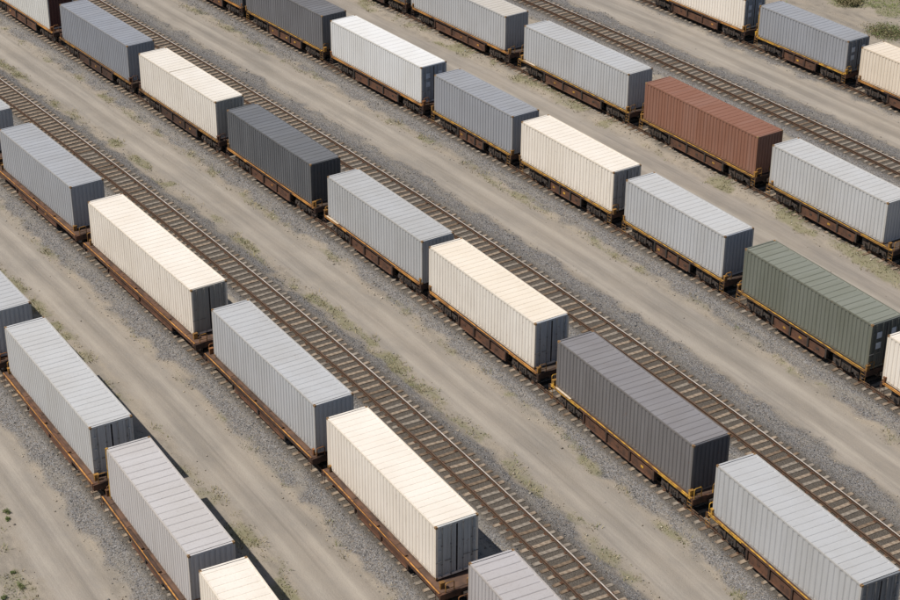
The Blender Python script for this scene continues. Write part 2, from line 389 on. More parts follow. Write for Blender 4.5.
# ------------------------------------------------------------------ loose stones on the ballast
def view_mask(s, y, margin=60):
    x, yy = place(s, y); P = np.stack([x, yy, np.full_like(x, -CAM_H-.3)], -1)
    z = P@np.array(fwd); u = 450+CAM_F*(P@np.array(rr))/z; v = 300-CAM_F*(P@np.array(uu))/z
    return (u > -margin) & (u < 900+margin) & (v > -margin) & (v < 600+margin)
def stones(name, n, smin, smax, fn, label_cols, seed):
    g = np.random.default_rng(seed); s = g.uniform(-78, 44, n); y = g.uniform(17, 134, n)
    k = view_mask(s, y); s, y = s[k], y[k]; k = g.random(len(s)) < fn(s, y); s, y = s[k], y[k]; n = len(s)
    x, yy = place(s, y); h = height(s, y)
    base = np.array([(1,0,0),(-1,0,0),(0,1,0),(0,-1,0),(0,0,1),(0,0,-1)], float)
    Fb = np.array([(0,2,4),(2,1,4),(1,3,4),(3,0,4),(2,0,5),(1,2,5),(3,1,5),(0,3,5)])
    sz = g.uniform(smin, smax, n)*(.7+g.random(n)**3*1.0)
    vv = base[None]*g.uniform(.6, 1.25, (n, 6, 1))*sz[:, None, None]/2 + g.normal(0, .12, (n, 6, 3))*sz[:, None, None]/2
    vv[..., 2] *= .75; a = g.uniform(0, 6.283, n); ca, sa = np.cos(a)[:, None], np.sin(a)[:, None]
    X = vv[..., 0]*ca-vv[..., 1]*sa + x[:, None]; Y = vv[..., 0]*sa+vv[..., 1]*ca + yy[:, None]
    Z = vv[..., 2] + (h+sz*.18)[:, None]
    Vv = np.stack([X, Y, Z], -1).reshape(-1, 3); Ff = (Fb[None]+np.arange(n)[:, None, None]*6).reshape(-1, 3)
    cols = np.array(label_cols); ci = g.integers(0, len(cols), n); t = cols[ci]*g.uniform(.75, 1.25, (n, 1))
    me = fast_mesh(name, Vv, Ff, M['stone'], np.repeat(t, 6, 0)); o = link(name, me); o['kind'] = 'stuff'; return o
def fbal(s, y):
    r, b, g_ = zones(s, y); c = sum(1-sstep(1.1, 1.4, np.abs(y-ROW[k][0])) for k in ORDER)
    return np.clip(b, 0, 1)*(1-c)*(.35+.65*sstep(.4, .6, fbm(s/2.2, y/1.2, 62)))
GREY = [(.24,.235,.23),(.17,.168,.17),(.105,.104,.108),(.33,.315,.295),(.23,.215,.20),(.30,.28,.25),(.085,.088,.098),(.15,.155,.17),(.28,.235,.18)]
o = stones('ballast_stones', 520000, .035, .09, fbal, GREY, 1)
def fsoil(s, y):
    r, b, g_ = zones(s, y); near = sum(soft_band(y, a-1.0, b+1.0, .3) for a, b in BALLAST)
    return np.clip((1-b)*(1-r)*near*.55 + (1-b)*(1-r)*.05 + r*.006, 0, 1)
stones('pebbles', 300000, .04, .12, fsoil, [(.42,.36,.28),(.32,.27,.21),(.25,.22,.19),(.50,.45,.37),(.30,.29,.27)], 2)

# ------------------------------------------------------------------ grass and weeds
def blades(P, S, g, per, cols, spread=.16, tall=.16, wdt=.012):
    """P (n,3) clump centres, S (n) sizes -> triangle blades"""
    n = len(P); tot = n*per
    c = np.repeat(P, per, 0); s = np.repeat(S, per); a = g.uniform(0, 6.283, tot); rad = np.sqrt(g.random(tot))*spread*s
    bx = c[:, 0]+np.cos(a)*rad; by = c[:, 1]+np.sin(a)*rad; bz = c[:, 2]-.01
    hgt = tall*s*g.uniform(.45, 1.1, tot); an = a+g.normal(0, .8, tot); lean = hgt*g.uniform(.2, 1.0, tot)
    wd = wdt*g.uniform(.7, 1.6, tot)*(.6+.4*s); pa = an+1.57
    b0 = np.stack([bx-np.cos(pa)*wd, by-np.sin(pa)*wd, bz], -1); b1 = np.stack([bx+np.cos(pa)*wd, by+np.sin(pa)*wd, bz], -1)
    tp = np.stack([bx+np.cos(an)*lean, by+np.sin(an)*lean, bz+hgt], -1)
    Vv = np.stack([b0, b1, tp], 1).reshape(-1, 3); Ff = np.arange(tot*3).reshape(-1, 3)
    cols = np.array(cols); cc = np.repeat(g.integers(0, len(cols), n), per)
    mixc = g.random(tot) < .35; cc = np.where(mixc, g.integers(0, len(cols), tot), cc)
    t = cols[cc]*g.uniform(.7, 1.3, (tot, 1)); return Vv, Ff, np.repeat(t, 3, 0)
GC = [(.28,.255,.135),(.21,.215,.10),(.36,.315,.19),(.42,.365,.24),(.16,.18,.08),(.33,.285,.17),(.40,.33,.22)]
g = np.random.default_rng(11); n = 260000
s = g.uniform(-78, 44, n); y = g.uniform(17, 134, n); k = view_mask(s, y); s, y = s[k], y[k]
gw = zones(s, y)[2]; k = g.random(len(s)) < np.clip(gw*1.2-.22, 0, 1)*.9; s, y = s[k], y[k]
x_, y_ = place(s, y); P = np.stack([x_, y_, height(s, y)], -1); Sz = .4+g.random(len(s))**3*1.2
Vv, Ff, T = blades(P, Sz, g, 9, GC, .24, .17, .018)
T = T*np.repeat(np.where(y > 112, 1, 0), 27)[:, None]*np.array([.72, .98, .55]) + T*np.repeat(np.where(y > 112, 0, 1), 27)[:, None]
o = link('grass', fast_mesh('grass', Vv, Ff, M['leaf'], T)); o['kind'] = 'stuff'

# ------------------------------------------------------------------ railway tracks
def s_range(row, m=70):
    s = np.arange(-80, 46, .25); k = view_mask(s, np.full_like(s, ROW[row][0]), m); return s[k].min(), s[k].max()
def tie_mesh(i):
    g = random.Random(i); b = MB()
    x0, x1, w_ = -1.3+g.uniform(-.06, .06), 1.3+g.uniform(-.06, .06), .125+g.uniform(-.015, .01)
    pl = [(-w_, -.36), (w_, -.36), (w_, -.185), (w_-.02, -.165), (-w_+.02, -.168), (-w_, -.19)]
    # length runs along y
    vs = []; segs = 7
    for q in range(segs+1):
        yy = x0+(x1-x0)*q/segs; jz = g.uniform(-.008, .006); jx = g.uniform(-.008, .008)
        vs += [(px+jx, yy, pz+(jz if pz > -.3 else 0)) for px, pz in pl]
    fs = [tuple(range(6)), tuple(range(segs*6+5, segs*6-1, -1))]
    for q in range(segs):
        for j in range(6): fs.append((q*6+j, q*6+6+j, q*6+6+(j+1) % 6, q*6+(j+1) % 6))
    b.add(vs, fs, 0)
    for sgn in (-1, 1):
        b.box(-.10, .10, sgn*.755-.17, sgn*.755+.17, -.166, -.150, 1)
        for q in (-.11, .11): b.box(-.07, -.03, sgn*.755+q-.02, sgn*.755+q+.02, -.150, -.12, 1)
    return b.mesh('sleeper', [(M['wood'], M['wood2'], M['wood3'])[i % 3 if i % 5 else 0], M['plate']])
TIES = [tie_mesh(i) for i in range(10)]
RAILP = [(-.07, -.152), (.07, -.152), (.07, -.140), (.012, -.122), (.012, -.038), (.036, -.030), (.036, -.004), (.030, 0), (-.030, 0), (-.036, -.004), (-.036, -.030), (-.012, -.038), (-.012, -.122), (-.07, -.140)]
def rail(row, side, s0, s1, parent, top, org):
    ss = np.arange(s0, s1+.01, 1.0); vs = []; k = len(RAILP); fs = []; mi = []
    for s_ in ss:
        t = float(_th(s_))+ROW[row][1]; x, y = place(s_, ROW[row][0]); nx, ny_ = -math.sin(t), math.cos(t)
        for (a, z) in RAILP:
            q = a+side*.755; vs.append((float(x)+nx*q-org[0], float(y)+ny_*q-org[1], z))
    for i in range(len(ss)-1):
        for j in range(k):
            fs.append((i*k+j, (i+1)*k+j, (i+1)*k+(j+1) % k, i*k+(j+1) % k)); mi.append(1 if j in (6, 7, 8) else 0)
    me = bpy.data.meshes.new('rail'); me.from_pydata(vs, [], fs); me.materials.append(M['rail_side']); me.materials.append(top)
    me.polygons.foreach_set('material_index', mi); me.update(); return link('rail', me, parent)
TL = {'P': 'empty railway track between the second and third container trains from the left',
      'Q': 'empty railway track just right of the third train, through the middle of the yard',
      'R': 'empty railway track beyond the red-brown container, before the farthest train',
      '1': 'railway track under the nearest train at the lower left', '2': 'railway track under the second train from the left',
      '3': 'railway track under the third train, the one with the maroon-ended container',
      '4': 'railway track under the fourth train, the one with the green container',
      '5': 'railway track under the fifth train, the one with the red-brown container',
      '6': 'railway track under the farthest train at the upper right'}
tr = random.Random(5)
for row in ORDER:
    a, b = s_range(row); ctr = frame(row, (a+b)/2); org = ctr
    t = thing('railway_track', (ctr[0], ctr[1], 0), 0, TL[row], 'railway track', 'parallel railway tracks of the yard')
    top = M['rail_top'] if row in 'PQR' else M['rail_dull']
    rail(row, -1, a-25, b+25, t, M['rail_dull'], org); rail(row, 1, a-25, b+25, t, top, org)
    s_ = a-25; vis = []; rest = []
    mm = 1.0+.0*0
    while s_ < b+25:
        t_ = float(_th(s_)); kx = 1-ROW[row][0]*((_th(s_+.5)-_th(s_-.5)))   # arc stretch at this offset
        (vis if a+12 < s_ < b-12 or view_mask(np.array([s_]), np.array([ROW[row][0]]), 4)[0] else rest).append(s_)
        s_ += .66/float(kx)
    if len(vis) > 100:      # keep the hundred nearest the camera as separate parts
        vis.sort(key=lambda q: -q); rest += vis[100:]; vis = vis[:100]
    for q in vis:
        x, y, th_ = frame(row, q); me = TIES[tr.randrange(10)]
        o = link('sleeper', me, t, (x-org[0]+tr.uniform(-.02, .02), y-org[1], tr.uniform(-.006, .006)), th_+tr.gauss(0, .022)+(math.pi if tr.random() < .5 else 0))
        o.location.x += -math.sin(th_)*tr.gauss(0, .03); o.location.y += math.cos(th_)*tr.gauss(0, .03)
    mb = MB()
    for q in rest:
        x, y, th_ = frame(row, q); c, s2 = math.cos(th_), math.sin(th_)
        o0 = len(mb.v); mb.box(-.125, .125, -1.3, 1.3, -.36, -.166, 0)
        for i in range(o0, len(mb.v)):
            vx, vy, vz = mb.v[i]; mb.v[i] = (vx*c-vy*s2+x-org[0], vx*s2+vy*c+y-org[1], vz)
    o = mb.build('sleepers', M['wood'], t); o['kind'] = 'stuff'

# ------------------------------------------------------------------ containers
W2 = 1.22
def zig(x0, x1, pitch, depth, inner=.38):
    """trapezoid profile along an axis: list of (pos, inset)"""
    n = max(3, round((x1-x0)/pitch)); p = (x1-x0)/n; pts = [(x0, 0)]
    for i in range(n):
        b = x0+i*p; pts += [(b+p*.36, 0), (b+p*.47, depth), (b+p*.75, depth), (b+p*.86, 0)]
    pts.append((x1, 0)); return pts
def container(key, row, sc, L, H, col, label, end='door', pitch=.335, rp=.5, extras=()):
    x, y, th_ = frame(row, sc)
    t = thing('shipping_container', (x, y, Z0), th_, label, 'container', 'shipping containers on the trains')
    P = paint('paint_'+key, col[0], off=hash_(key), grime=col[1] if len(col) > 1 else .5, rust=col[2] if len(col) > 2 else .4)
    PR = paint('roof_paint_'+key, col[3], off=hash_(key)+2, grime=.3, rust=.3) if len(col) > 3 else P
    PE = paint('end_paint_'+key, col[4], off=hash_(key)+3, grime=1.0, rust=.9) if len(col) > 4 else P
    PT = paint('edge_paint_'+key, tuple(q*k for q, k in zip(col[0], (.93, .90, .85))), off=hash_(key)+5, grime=1.0, rust=1.0)
    h = L/2; cr = .16
    for sgn in (-1, 1):
        # long corrugated wall
        pts = zig(-h+cr, h-cr, pitch, .046); b = MB(); z0, z1 = .16, H-.10; vs = []; fs = []
        for (px, dp) in pts:
            yy = sgn*(W2-.008-dp); vs += [(px, yy, z0), (px, yy, z1)]
        for i in range(len(pts)-1):
            f = (2*i, 2*i+2, 2*i+3, 2*i+1); fs.append(f if sgn < 0 else f[::-1])
        b.add(vs, fs).build('side_wall', P, t)
        MB().box(-h+cr, h-cr, sgn*W2-(.07 if sgn > 0 else 0), sgn*W2+(.07 if sgn < 0 else 0), H-.10, H-.004).build('top_rail', PT, t)
        MB().box(-h+cr, h-cr, *sorted((sgn*(W2-.034), sgn*(W2-.12))), 0.012, .16).build('bottom_rail', PT, t)
        for ex in (-1, 1):
            a, c = sorted((ex*h, ex*(h-cr))); e, f = sorted((sgn*W2, sgn*(W2-.12)))
            MB().box(a+.004, c-.004, e+.003, f-.003, .12, H-.118).build('corner_post', PT, t)
            for zz, nm in ((0, 0), (H-.118, 1)):
                b = MB(); b.box(a, c+.0, e, f+.0, zz, zz+.118)
                # the oval lifting hole, as a dark raised-in plug
                b.box(a+.05, c-.05, (e-.002 if sgn < 0 else f-.01), (e+.01 if sgn < 0 else f+.002), zz+.03, zz+.09, 1)
                if nm: b.box(a+.045, c-.045, e+.03, f-.03, zz+.112, zz+.12, 1)
                b.build('corner_casting', [M['cast_rust'], M['seal']], t)
    # roof with transverse grooves
    b = MB(); x0, x1 = -h+.16, h-.16; n = max(6, round((x1-x0)/rp)); p = (x1-x0)/n; xs = [x0]
    for i in range(n):
        c = x0+(i+.5)*p; xs += [c-.055, c-.025, c+.025, c+.055]
    xs.append(x1); ys = [-1.15, -1.13, -1.09, 1.09, 1.13, 1.15]; vs = []; fs = []; rz = random.Random(key)
    for i, xx in enumerate(xs):
        groove = 0 < i < len(xs)-1 and (i-1) % 4 in (1, 2)
        for j, yy in enumerate(ys):
            vs.append((xx, yy, H-.016-(RG.get(key, .032) if groove and j in (2, 3) else 0)+(0 if j in (0, 5) else rz.uniform(-.003, .004))))
    for i in range(len(xs)-1):
        for j in range(5): fs.append((i*6+j, i*6+6+j, i*6+7+j, i*6+j+1))
    b.add(vs, fs).build('roof', PR, t)
    if key == '3b': MB().box(-h+L*.40, -h+L*.40+.08, -1.14, 1.14, H-.014, H+.006).build('roof_seam', M['seam'], t)
    MB().box(-h+.1, h-.1, -1.12, 1.12, .06, .13).build('floor', M['deck_dk'], t)
    for ex in (-1, 1):
        a, c = sorted((ex*h, ex*(h-.12)))
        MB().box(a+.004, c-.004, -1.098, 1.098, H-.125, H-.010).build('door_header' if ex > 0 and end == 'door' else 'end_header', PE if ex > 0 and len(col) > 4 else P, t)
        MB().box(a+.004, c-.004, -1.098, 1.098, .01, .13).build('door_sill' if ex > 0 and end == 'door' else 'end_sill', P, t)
        if ex < 0 or end != 'door':
            pts = zig(-1.10, 1.10, .27, .045); vs = []; fs = []
            for (py, dp) in pts:
                xx = ex*(h-.012-dp); vs += [(xx, py, .13), (xx, py, H-.125)]
            for i in range(len(pts)-1):
                f = (2*i, 2*i+2, 2*i+3, 2*i+1); fs.append(f if ex > 0 else f[::-1])
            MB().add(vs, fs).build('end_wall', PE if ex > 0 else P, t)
    if end == 'door':
        for sgn in (-1, 1):
            a, c = (.022, 1.10) if sgn > 0 else (-1.10, -.022); b = MB(); zz = [.13, H-.125]
            # leaf: framed sheet with three shallow vertical recesses
            xo = h-.012; prof = [(a, 0)]; wv = (c-a); 
            for q in range(3):
                l0 = a+wv*(.08+q*.31); prof += [(l0, 0), (l0+.02, .05), (l0+.20*wv, .05), (l0+.20*wv+.02, 0)]
            prof.append((c, 0)); vs = []; fs = []
            for (py, dp) in prof: vs += [(xo-dp, py, zz[0]), (xo-dp, py, zz[1])]
            for i in range(len(prof)-1): fs.append((2*i, 2*i+2, 2*i+3, 2*i+1))
            b.add(vs, fs, 0); b.box(h-.05, h-.013, a, c, .13, .17, 0)
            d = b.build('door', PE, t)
            b = MB(); e0 = a if sgn > 0 else c-.02; b.box(h-.020, h-.006, e0-.012, e0+.022, .14, H-.14)
            b.build('door_seal', M['seal'], d)
            for q in (.30, .78):
                yy = a+wv*(q if sgn > 0 else 1-q); b = MB(); b.tube([(h+.022, yy, .06), (h+.022, yy, H-.06)], .017, 6)
                for zq in (.10, .8, 1.9, H-.16): b.box(h-.012, h+.03, yy-.04, yy+.04, zq, zq+.06)
                b.build('locking_bar', PE if 'dullbar' in extras else M['bar'], d)
                MB().box(h+.035, h+.05, min(yy, yy+sgn*.38), max(yy, yy+sgn*.38), 1.02, 1.06).build('door_handle', M['bar'], d)
            for zq in (.35, .95, 1.6, 2.35):
                yy = 1.09*sgn; MB().box(h-.01, h+.012, min(yy, yy-sgn*.16), max(yy, yy-sgn*.16), zq, zq+.09).build('hinge', PE, d)
            if 'placard' in extras:
                for zq in (H-1.05, H-1.75):
                    yy = a+wv*.5; MB().box(h-.010, h-.004, yy-.20, yy+.20, zq, zq+.42).build('placard', M['placard'], d)
    if 'goldpost' in extras:
        MB().box(-h-.02, -h+.07, -W2-.02, -W2+.10, -.02, H+.01).build('corner_guard', M['yellow'], t)
    return t
def hash_(k): return (sum(ord(c)*(i+3) for i, c in enumerate(k)) % 97)/9.7
Z0 = 1.162
HH = {'1': 3.086, '2': 3.154, '3': 3.068, '4': 3.056, '5': 3.051, '6': 2.765}
CREAM = (.80, .74, .66); CREAM2 = (.75, .705, .64); WHITE = (.66, .665, .665)
LG = (.452, .46, .472); LG2 = (.495, .50, .505); LG3 = (.425, .432, .44); LIL = (.44, .42, .425); LIL2 = (.50, .482, .48)
BG = (.27, .285, .32); BG2 = (.30, .312, .34); DG = (.105, .11, .12); DG2 = (.162, .155, .158); DG3 = (.155, .155, .165)
GREEN = (.15, .16, .132); RED = (.255, .122, .082)
CONT = [
 ('1a','1',-10.8,12.2,LG,0,'grey container cut off by the left edge in the nearest train','wall'),
 ('1b','1',3.03,12.95,LG2,0,'pale grey container at the left, uppermost whole one of the nearest train','door'),
 ('1c','1',16.3,10.9,LIL2,0,'ribbed grey container with brass corner strip, beside the cream one at the bottom left','wall'),
 ('1d','1',28.03,12.02,CREAM,0,'cream container cut off by the bottom edge in the nearest train','wall'),
 ('2a','2',-38.5,12.2,LG3,0,'sliver of grey container at the left edge, first of the second train','wall'),
 ('2b','2',-23.64,11.98,(.36,.372,.395),0,'blue-grey container with dark end at the left edge in the second train','wall'),
 ('2c','2',-8.3,15.01,CREAM,1,'longest cream container with sooty black doors in the second train','door'),
 ('2d','2',7.14,12.8,LG,0,'light grey container between the two cream ones of the second train','wall'),
 ('2e','2',19.55,11.73,CREAM,2,'cream container with grey doors near the bottom, in the second train','door'),
 ('2f','2',33.1,12.25,LIL,0,'lilac-grey container cut off by the bottom edge beside an empty track','wall'),
 ('3z','3',-59.8,12.2,(.62,.62,.60),3,'off-white container with dark maroon end at the top left corner','wall'),
 ('3a','3',-45.23,12.29,BG,0,'blue-grey container right behind the maroon-ended one at the top left','wall'),
 ('3b','3',-31.4,12.38,CREAM2,4,'cream container with a seam across its roof at the upper left','wall'),
 ('3c','3',-18.25,11.98,DG,5,'charcoal container with blackish end in the third train','wall'),
 ('3d','3',-5.16,11.97,LG3,0,'light grey container between the charcoal and cream ones of the third train','wall'),
 ('3e','3',6.29,11.88,CREAM2,6,'cream container with blue-grey doors at the centre of the photo','door'),
 ('3f','3',19.22,12.94,DG2,7,'dark grey container with near-black ribbed end at the lower right','wall'),
 ('3g','3',31.46,11.61,LG,8,'light grey container with dark doors in the bottom right corner','door'),
 ('4a','4',-55.2,12.2,DG,0,'dark container end hidden at the top edge, first of the fourth train','wall'),
 ('4b','4',-42.5,12.52,DG3,0,'dark grey container cut by the top edge in the fourth train','wall'),
 ('4c','4',-29.07,13.17,WHITE,9,'bright white container with blue placarded doors in the fourth train','door'),
 ('4d','4',-16.66,10.16,BG2,0,'short bluish grey container between the white and cream ones of the fourth train','wall'),
 ('4e','4',-6.28,10.82,CREAM,10,'cream container with grey doors in the middle of the fourth train','door'),
 ('4f','4',4.21,10.38,LG,11,'light grey container with bluish end, just before the green one','wall'),
 ('4g','4',15.3,11.71,GREEN,12,'only green container, with ribbed roof, at the right','door'),
 ('4h','4',26.31,12.18,CREAM,0,'cream container cut by the right edge beyond the green one','wall'),
 ('5z','5',-47.7,12.2,DG,0,'dark container hidden at the top edge, first of the fifth train','wall'),
 ('5a','5',-34.64,13.79,LG,13,'grey container with tan dusty roof end at the top edge of the fifth train','wall'),
 ('5b','5',-19.77,13.38,LG,0,'light grey container just left of the red-brown one','wall'),
 ('5c','5',-6.43,12.71,RED,0,'only red-brown container, ribbed, in the fifth train','wall'),
 ('5d','5',5.27,11.49,LG2,0,'light grey container just right of the red-brown one, at the right edge','wall'),
 ('6a','6',-26.85,12.19,CREAM,14,'cream container with blue placarded doors in the farthest train','door'),
 ('6b','6',-15.18,10.53,BG2,15,'blue-grey container with gold corner strip in the farthest train','door'),
 ('6c','6',-4.22,12.18,(.74,.65,.54),0,'beige container cut by the right edge in the farthest train','wall'),
]
#          side,      grime, rust, roof, end
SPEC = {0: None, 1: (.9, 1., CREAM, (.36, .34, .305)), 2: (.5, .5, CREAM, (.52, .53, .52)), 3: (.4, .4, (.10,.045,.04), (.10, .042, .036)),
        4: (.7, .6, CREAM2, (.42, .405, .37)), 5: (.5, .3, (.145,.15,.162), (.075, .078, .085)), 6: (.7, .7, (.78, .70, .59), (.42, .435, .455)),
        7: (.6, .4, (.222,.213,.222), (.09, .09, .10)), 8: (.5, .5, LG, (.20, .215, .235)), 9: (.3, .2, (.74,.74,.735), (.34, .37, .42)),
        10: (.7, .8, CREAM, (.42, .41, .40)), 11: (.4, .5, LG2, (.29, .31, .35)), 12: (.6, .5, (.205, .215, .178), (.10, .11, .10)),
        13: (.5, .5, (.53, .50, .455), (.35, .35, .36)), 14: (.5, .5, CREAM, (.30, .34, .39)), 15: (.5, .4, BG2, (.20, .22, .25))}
EXTRA = {'4c': ('placard',), '4g': ('placard', 'dullbar'), '6a': ('placard',), '6b': ('placard', 'goldpost'), '1c': ('goldpost',), '2c': ('dullbar',)}
PITCH = {'3g': .40, '1b': .28, '1c': .30, '3c': .30, '4b': .30, '3a': .28, '2b': .30, '5c': .34, '4c': .31}
RG = {'1c': .04, '2f': .045, '4g': .04, '3f': .034, '3g': .032}
RP = {'1c': .58, '2f': .6, '3f': .5, '4g': .56, '1d': .55, '4c': .7}
for key, row, sc, L, col, sp, label, end in CONT:
    cc = (col,) if not SPEC[sp] else (col,)+SPEC[sp]
    container(key, row, sc, L, HH[row], cc, label, end, PITCH.get(key, .335), RP.get(key, .5), EXTRA.get(key, ()))

# ------------------------------------------------------------------ flat wagons
_wheel = None
def wheel_mesh():
    b = MB(); r = .46
    b.disc(0, 0, 0, r, .13, 24, 0, prof=[(0, -.09), (.10, -.09), (.12, -.05), (.33, -.03), (.38, -.065), (r, -.065), (r, .045), (r+.03, .05), (r+.03, .07), (.38, .07), (.33, .03), (0, .03)])
    return b.mesh('wheel', M['wheel'])
def side_frame_mesh():
    b = MB()
    b.prism([(-1.12, .40), (-1.10, .57), (-.72, .60), (-.36, .76), (.36, .76), (.72, .60), (1.10, .57), (1.12, .40), (.98, .38), (.74, .46), (.34, .22), (-.34, .22), (-.74, .46), (-.98, .38)], -.05, .05)
    for q in (-.16, 0, .16): b.tube([(q, -.07, .26), (q, -.07, .56)], .055, 6)
    b.tube([(-1.15, -.1, .84), (1.15, -.1, .84)], .02, 4); b.box(-.5, -.38, -.12, -.02, .3, .8); b.box(.38, .5, -.12, -.02, .3, .8)
    for q in (-.17, .17): b.disc(q, -.085, .42, .07, .08, 8)
    for q in (-.92, .92): b.disc(q, -.09, .46, .12, .10, 10)
    return b.mesh('side_frame', M['frame_grey'])
WM, SFM = wheel_mesh(), side_frame_mesh()
AXM = MB().tube([(0, -.95, 0), (0, .95, 0)], .075, 8).mesh('axle', M['steel_black'])
BOM = MB().box(-.22, .22, -1.05, 1.05, .62, .84).box(-.3, .3, -.3, .3, .84, .9).mesh('bogie', M['steel_black'])
PAL = {  # sill, stripe, deck, panel, end gear, post
 'A': ('brown', 'edge', 'deck_br', 'brown', 'yellow_br', 'brown_dk'),
 'B': ('brown_dk', 'edge', 'deck_br', 'brown', 'orange', 'steel_black'),
 'C': ('brown_dk', 'edge', 'deck_dk', 'brown', 'yellow_br', 'brown_dk'),
 'D': ('brown_dk', 'yellow', 'deck_dk', 'brown', 'yellow_br', 'steel_black'),
 'E': ('brown', 'yellow', 'deck_br', 'brown', 'yellow', 'brown_dk'),
 'F': ('brown_dk', 'yellow_br', 'deck_dk', 'brown_dk', 'brown', 'steel_black'),
}
def wagon(row, sa, sb, ca, cb, pal, label, step=False, wide=False):
    """sa..sb wagon ends, ca..cb container ends (arc positions on the row)"""
    xa, ya, _ = frame(row, sa); xb, yb, _ = frame(row, sb)
    Lw = math.hypot(xb-xa, yb-ya); th_ = math.atan2(yb-ya, xb-xa); h = Lw/2
    t = thing('flat_wagon', ((xa+xb)/2, (ya+yb)/2, 0), th_, label, 'flat wagon', 'flat wagons carrying the containers')
    r = random.Random(label); sill, stripe, deck, panel, gear, post = [M[q] for q in PAL[pal]]
    hw = 1.50 if wide else 1.27; zt = 1.12 if not wide else 1.05; sh = .20 if wide else .14; k = (cb-ca)/(sb-sa)*h   # half container length
    b = MB(); b.box(-h+.35, h-.35, -hw+.06, hw-.06, zt-.07, zt)
    if wide:
        for q in np.arange(-h+1.2, h-1, 2.35): b.box(q, q+.05, -hw+.08, hw-.08, zt, zt+.025)
    b.build('deck', deck, t)
    if wide:
        for s_ in (-1, 1):
            for q0, q1 in ((-1, -.05), (.05, 1)):
                e0, e1 = q0*(h-3.8), q1*(h-3.8); y0, y1_ = sorted((s_*(hw-.02), s_*(hw-.17)))
                MB().box(min(e0, e1), max(e0, e1), y0, y1_, zt+.05, zt+.12).build('deck_edge_tube', sill, t)
    b = MB().box(-h+.2, h-.2, -.32, .32, .52, .86); b.box(-h+.02, h-.02, -.18, .18, .58, .80); b.build('center_sill', M['steel_black'], t)
    bx = h-2.15; m_ = bx-1.55
    for s_ in (-1, 1):
        y1 = s_*hw; yi = s_*(hw-.075)
        b = MB(); b.prismx([(y1, zt-sh), (y1, zt+.015), (y1-s_*.14, zt+.015), (y1-s_*.14, zt+.004), (y1-s_*.02, zt), (y1-s_*.02, zt-sh+.015), (y1-s_*.12, zt-sh+.015), (y1-s_*.12, zt-sh)][::s_], -h+.3, h-.3)
        ss = b.build('side_sill', sill, t)
        b = MB(); a0, a1 = sorted((y1+s_*.012, y1-s_*.05)); 
        b.box(-h+.32, h-.32, a0, a1, zt+.018, zt+.038); b.build('sill_stripe', stripe, ss)
        for q in (() if wide else (-1, 1)):     # thicker yellow lip over the bogies
            a, c = sorted((q*(h-.4), q*(h-3.3))); MB().box(a, c, *sorted((y1+s_*.03, y1-s_*.0)), zt-sh+.05, zt-.02).build('sill_lip', gear if pal in 'ADE' else stripe, ss)
        # fish-belly side panels between the bogies
        yo = s_*(hw-.10 if not wide else hw-.22); b = MB(); a0, a1 = sorted((yo, yo-s_*.03)); zl = .26
        zp = zt-sh-(.03 if wide else .20)
        b.prism([(-m_, zp), (-m_+.0, zl+.22), (-m_+.25, zl), (m_-.25, zl), (m_, zl+.22), (m_, zp)], a0, a1)
        MB().box(-m_, m_, *sorted((yo-s_*.12, yo-s_*.16)), zl+.1, zt-.08).build('panel_recess_shade', M['steel_black'], t)  # added black sheet, giving the recess above the side panel its dark shade
        b.box(-m_+.25, m_-.25, *sorted((yo+s_*.07, yo-s_*.06)), zl-.04, zl+.012)
        sp_ = b.build('side_panel', panel, t)
        npan = 2 if wide else 3
        for i in range(npan+1):
            px = -m_+.06+(2*m_-.12)*i/npan; MB().box(px-.07, px+.07, *sorted((yo+s_*.085, yo+s_*.002)), zl+.014, zt-sh-.005).build('panel_post', post, sp_)
        for i in range(npan):   # small access plates
            px = -m_+(2*m_)*(i+.5)/npan+r.uniform(-.3, .3); MB().box(px-.12, px+.12, *sorted((yo+s_*.02, yo+s_*.001)), zl+.2, zl+.33).build('data_plate', stripe if r.random() < .4 else post, sp_)
    for e in (-1, 1):
        bo = link('bogie', BOM, t, (e*bx, 0, 0))
        for q in (-.92, .92):
            link('axle', AXM, bo, (q, 0, .46))
            for s_ in (-1, 1): link('wheel', WM, bo, (q, s_*.78, .46), 0 if s_ < 0 else math.pi)
        for s_ in (-1, 1): link('side_frame', SFM, bo, (0, s_*1.0, 0), 0 if s_ < 0 else math.pi)
        a, c = sorted((e*(h-.35), e*(h-.2))); MB().box(a, c, -hw+.02, hw-.02, zt-.38, zt-.02).build('end_beam', sill, t)
        a, c = sorted((e*(h-.2), e*(h+.28)))
        b = MB(); b.box(a, c, -.10, .10, .60, .78); a2, c2 = sorted((e*(h+.14), e*(h+.36))); b.box(a2, c2, -.17, .13, .55, .83); b.build('coupler', M['plate'], t)
        MB().tube([(e*(h-.2), .35, .68), (e*(h+.0), .38, .45), (e*(h+.22), .36, .38)], .035, 6).build('air_hose', M['steel_black'], t)
        # corner pedestals that hold the container
        for s_ in (-1, 1):
            kk = e*(k+.06); a, c = sorted((kk, kk+e*.13)); y0, y1_ = sorted((s_*1.02, s_*1.26))
            b = MB(); b.box(a, c, y0, y1_, zt+.002, zt+.34); b.box(a-.03, c+.03, y0-.02, y1_+.02, zt+.34, zt+.40); b.build('corner_pedestal', gear, t)
        # handrail on the end platform
        xr = e*(h-.27); b = MB(); hr = .52+r.uniform(0, .12)
        b.tube([(xr, -1.15, zt-.1), (xr, -1.15, zt+hr-.06), (xr, -1.09, zt+hr), (xr, -.72, zt+hr), (xr, -.66, zt+hr-.06), (xr, -.66, zt-.1)], .026, 6)
        if r.random() < .8: b.tube([(xr, .1, zt-.1), (xr, .1, zt+hr-.15), (xr, .18, zt+hr-.08), (xr, .48, zt+hr-.08), (xr, .56, zt+hr-.15), (xr, .56, zt-.1)], .026, 6)
